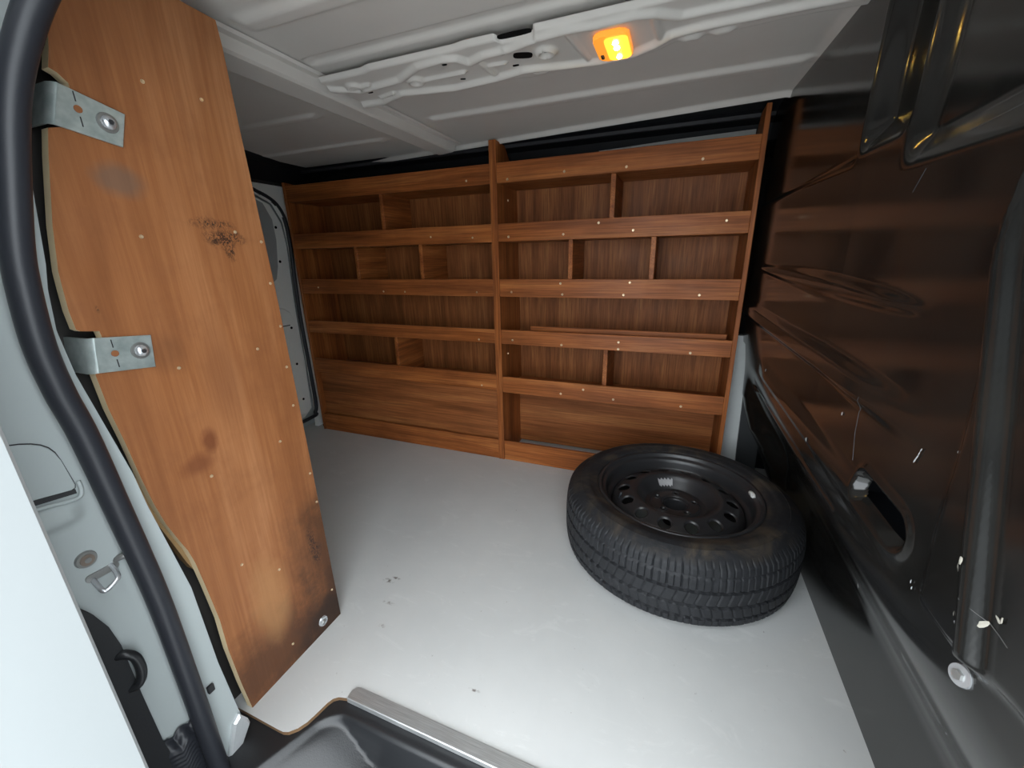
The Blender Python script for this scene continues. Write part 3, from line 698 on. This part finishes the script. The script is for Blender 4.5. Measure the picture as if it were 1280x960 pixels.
def bracket(p, wid, yz_bolt, yz_hole, ybend, zc, leg=.14):
    """p: plate outline (y,z); flat plate on the panel, bend, then a leg running rearward to the body"""
    b = prism('bracket', p, 'x', PX + .0005, PX + .0055, M['galv'], u3, bev=.0008)
    b['label'] = 'galvanised steel bracket bolted to the panel'
    (ya, za), (yb, zb) = wid                          # top and bottom of the bend line
    vs = []; cols = []
    prof = [(PX + .0055, 0.0), (PX + .002, -.006), (PX - .006, -.010), (PX - leg, -.010)]
    bm = bmesh.new(); rows = []
    for (x, dy) in prof:
        rows.append([bm.verts.new((x, ya + dy, za)), bm.verts.new((x, yb + dy, zb))])
    for (x, dy) in [(PX - leg, -.005), (PX - .002, -.005), (PX + .0005, 0.0)]:
        rows.append([bm.verts.new((x, ya + dy, za)), bm.verts.new((x, yb + dy, zb))])
    n = len(rows)
    for i in range(n): bm.faces.new((rows[i][0], rows[(i + 1) % n][0], rows[(i + 1) % n][1], rows[i][1]))
    bm.faces.new([r[0] for r in rows][::-1]); bm.faces.new([r[1] for r in rows])
    frombm('bracket_leg', bm, M['galv'], b, angle=50)
    y, z = yz_bolt
    cyl('washer', (PX + .0065, y, z), (1, 0, 0), .0165, .0150, .003, M['steel'], b, 28)
    bm = bmesh.new(); bmesh.ops.create_uvsphere(bm, u_segments=20, v_segments=12, radius=.0115)
    for q in bm.verts: q.co = Vector((max(q.co.x, 0) * .75 + PX + .008, q.co.y + y, q.co.z + z))
    frombm('bolt_head', bm, M['chrome'], b, (PX + .008, y, z), True)
    cyl('bolt_socket', (PX + .0165, y, z), (1, 0, 0), .0042, .0042, .002, M['seam'], b, 6)
    cyl('hole', (PX + .0057, *yz_hole), (1, 0, 0), .0058, .0058, .0012, plain('hole showing wood', (.25, .09, .03), .6), b, 16)
    zt = yz_hole[1]
    box('score_line', (PX + .0054, yz_hole[0] - .0008, zt + .011), (PX + .0060, yz_hole[0] + .0008, zt + .026), M['seam'], b, 0)
    box('score_line', (PX + .0054, yz_hole[0] - .0008, zt - .026), (PX + .0060, yz_hole[0] + .0008, zt - .011), M['seam'], b, 0)
bracket([(.451, 1.436), (.536, 1.413), (.519, 1.357), (.431, 1.372)], [(.451, 1.436), (.431, 1.372)], (.505, 1.392), (.468, 1.403), .44, 1.40)
bracket([(.392, 1.030), (.478, 1.020), (.471, .957), (.383, .967)], [(.392, 1.030), (.383, .967)], (.454, .994), (.4145, .997), .385, 1.0)

# ------------------------------------------------------------------ spare wheel
CX, CY, TR, TH = .077, 1.534, .429, .286
wh = thing('spare_wheel', (CX, CY, 0), 'spare wheel, black tyre on black steel rim lying flat on the grey floor', 'wheel')
N = 1080
prof = []
def tyre_profile():
    P_ = []
    zz = lambda k: TH * k
    P_ += [(.300, zz(.10)), (.298, zz(.055)), (.305, zz(.03)), (.325, zz(.012)), (.355, zz(.004)), (.385, zz(.03)), (.402, zz(.07)), (.413, zz(.105)), (.4195, zz(.13))]
    for k in np.linspace(.145, .855, 60): P_.append((TR - .0085 * (2 * abs(k - .5) / .71) ** 3.2, zz(k)))
    P_ += [(.4195, zz(.87)), (.413, zz(.895)), (.402, zz(.93)), (.3955, zz(.945)), (.392, zz(.952)), (.385, zz(.97)), (.372, zz(.99)), (.371, zz(.986)), (.355, zz(.996)), (.338, zz(.998)), (.336, zz(.992)), (.325, zz(.988)), (.312, zz(.972)), (.3045, zz(.955)), (.302, zz(.935)), (.299, zz(.90))]
    return np.array(P_)
TP = tyre_profile(); K = len(TP)
A_ = np.linspace(0, 2 * np.pi, N, endpoint=False)
r = np.repeat(TP[:, 0][:, None], N, 1); z = np.repeat(TP[:, 1][:, None], N, 1); kz = z / TH
ang = np.repeat(A_[None, :], K, 0)
tread = (kz > .12) & (kz < .885) & (r > .40)
dep = np.zeros_like(r)
for gk in (.24, .41, .60, .775):
    zig = .003 * np.sin(ang * 84)
    dep = np.maximum(dep, (.012 if gk < .7 else .005) * ss(.019, .008, np.abs(kz - gk - zig)))
# shoulder sipes, slanted
for (k0, k1, n_, sl, wv, dp) in ((.62, .925, 62, .0, .07, .006), (.10, .23, 62, .5, .09, .006), (.25, .40, 84, 2.6, .11, .0035), (.42, .59, 84, -2.6, .11, .0035)):
    ph = (ang * n_ / (2 * np.pi) + (kz - k0) * sl) % 1.0
    dep = np.maximum(dep, dp * ss(wv, wv * .45, np.minimum(ph, 1 - ph)) * ((kz > k0) & (kz < k1)))
    if abs(sl) < 1:
        ph2 = (ang * n_ * 1 / (2 * np.pi) + .5 + (kz - k0) * sl) % 1.0
        dep = np.maximum(dep, .0035 * ss(.05, .02, np.minimum(ph2, 1 - ph2)) * ((kz > k0) & (kz < k1)))
r = r - dep * np.where(tread | ((r > .398) & (kz > .1)), 1, 0)
# shallow radial flutes on the upper shoulder
V_ = np.stack([CX + r * np.cos(ang), CY + r * np.sin(ang), z], -1)
I = np.arange(K * N).reshape(K, N); J = np.roll(I, -1, 1)
q = np.stack([I[:-1], J[:-1], J[1:], I[1:]], -1).reshape(-1, 4)
og = np.array([CX, CY, 0])
me = bpy.data.meshes.new('tyre'); me.from_pydata(((V_.reshape(-1, 3) - og) * S).tolist(), [], q.tolist()); me.materials.append(M['tyre']); me.update(); me.shade_smooth()
me.set_sharp_from_angle(angle=math.radians(50))
ty = link('tyre', me, wh, (CX, CY, 0))

def revolve(name, P_, mat, parent, seg=160, holes=None):
    vs = [(CX + r_ * math.cos(2 * math.pi * i / seg), CY + r_ * math.sin(2 * math.pi * i / seg), z_) for (r_, z_) in P_ for i in range(seg)]
    fs = [(k * seg + i, k * seg + (i + 1) % seg, (k + 1) * seg + (i + 1) % seg, (k + 1) * seg + i) for k in range(len(P_) - 1) for i in range(seg)]
    return mesh(name, vs, fs, mat, parent, smooth=True)
revolve('rim', [(.300, .245), (.303, .262), (.303, .270), (.299, .275), (.293, .275), (.289, .270), (.287, .262), (.284, .257), (.277, .255), (.272, .250), (.269, .238), (.266, .215), (.262, .207), (.254, .204), (.249, .196), (.246, .16), (.244, .12), (.262, .09), (.268, .04), (.290, .02), (.298, .016), (.300, .03)], M['rim'], wh)
# disc with 14 vent holes, bowl, hub
def rimz(r_):
    return np.interp(r_, [.046, .050, .056, .086, .094, .112, .136, .146, .154, .165, .180, .205, .222, .235, .245, .2475], [.186, .200, .203, .203, .197, .196, .226, .240, .2455, .2465, .2440, .2360, .2280, .216, .198, .175])
NH = 14; A0 = math.radians(-75)
hc = [(.199 * math.cos(A0 + 2 * math.pi * i / NH), .199 * math.sin(A0 + 2 * math.pi * i / NH)) for i in range(NH)]
bc = [(.073 * math.cos(math.radians(90) + 2 * math.pi * i / 5), .073 * math.sin(math.radians(90) + 2 * math.pi * i / 5)) for i in range(5)]
RR = np.concatenate([np.linspace(.046, .16, 48), np.linspace(.163, .2475, 44)]); AN = np.linspace(0, 2 * np.pi, 721)
def disc_fn(a, b):
    X = a * np.cos(b); Y = a * np.sin(b); Z = rimz(a)
    for (hx, hy) in hc:
        d_ = np.hypot(X - hx, Y - hy); Z = Z - .006 * ss(.0255, .0205, d_)
    for (hx, hy) in bc:
        d_ = np.hypot(X - hx, Y - hy); Z = Z + .003 * ss(.017, .013, d_) - .006 * ss(.012, .008, d_)
    return X + CX, Y + CY, Z
def keep(a, b):
    X = a * np.cos(b); Y = a * np.sin(b); k = np.ones_like(a, bool)
    for (hx, hy) in hc: k &= np.hypot(X - hx, Y - hy) > .0205
    for (hx, hy) in bc: k &= np.hypot(X - hx, Y - hy) > .008
    return k
grid('wheel_disc', RR, AN, disc_fn, M['rim'], wh, keep=keep)
revolve('hub_bore', [(.046, .186), (.047, .200), (.044, .186), (.044, .12)], M['rim'], wh, 64)
# dark back plate of the wheel interior (inner barrel floor shows the van floor in shade)
# label on the bowl wall, balance weight on the rim, valve
def patch(name, r0, r1, a0, a1, mat, zf, off, parent):
    vs, fs = [], []; na, nr = 14, 4
    for i in range(na):
        for j in range(nr):
            rr = r0 + (r1 - r0) * j / (nr - 1); aa = math.radians(a0 + (a1 - a0) * i / (na - 1))
            wob = .003 * math.sin(i * 2.1) if j in (0, nr - 1) else 0
            vs.append((CX + (rr + wob) * math.cos(aa), CY + (rr + wob) * math.sin(aa), float(zf(rr + wob)) + off))
    for i in range(na - 1):
        for j in range(nr - 1): fs.append((i * nr + j, i * nr + j + 1, (i + 1) * nr + j + 1, (i + 1) * nr + j))
    return mesh(name, vs, fs, mat, parent, smooth=True)
patch('label', .120, .138, 96, 122, M['label'], rimz, .0012, wh)
bm = bmesh.new(); tube(bm, [(CX + .278 * math.cos(math.radians(a)), CY + .278 * math.sin(math.radians(a)), .259 + .002 * math.sin(a)) for a in (10, 12, 14, 16, 18)], [.006, .010, .009, .010, .005], 8)
frombm('balance_weight', bm, M['lead'], wh, (CX + .278, CY + .05, .26), True)
bm = bmesh.new(); tube(bm, [(CX - .212, CY - .075, .20), (CX - .205, CY - .073, .246), (CX - .203, CY - .072, .252)], [.006, .0055, .004], 10)
frombm('valve', bm, M['rubber'], wh, (CX - .21, CY - .074, .2), True)
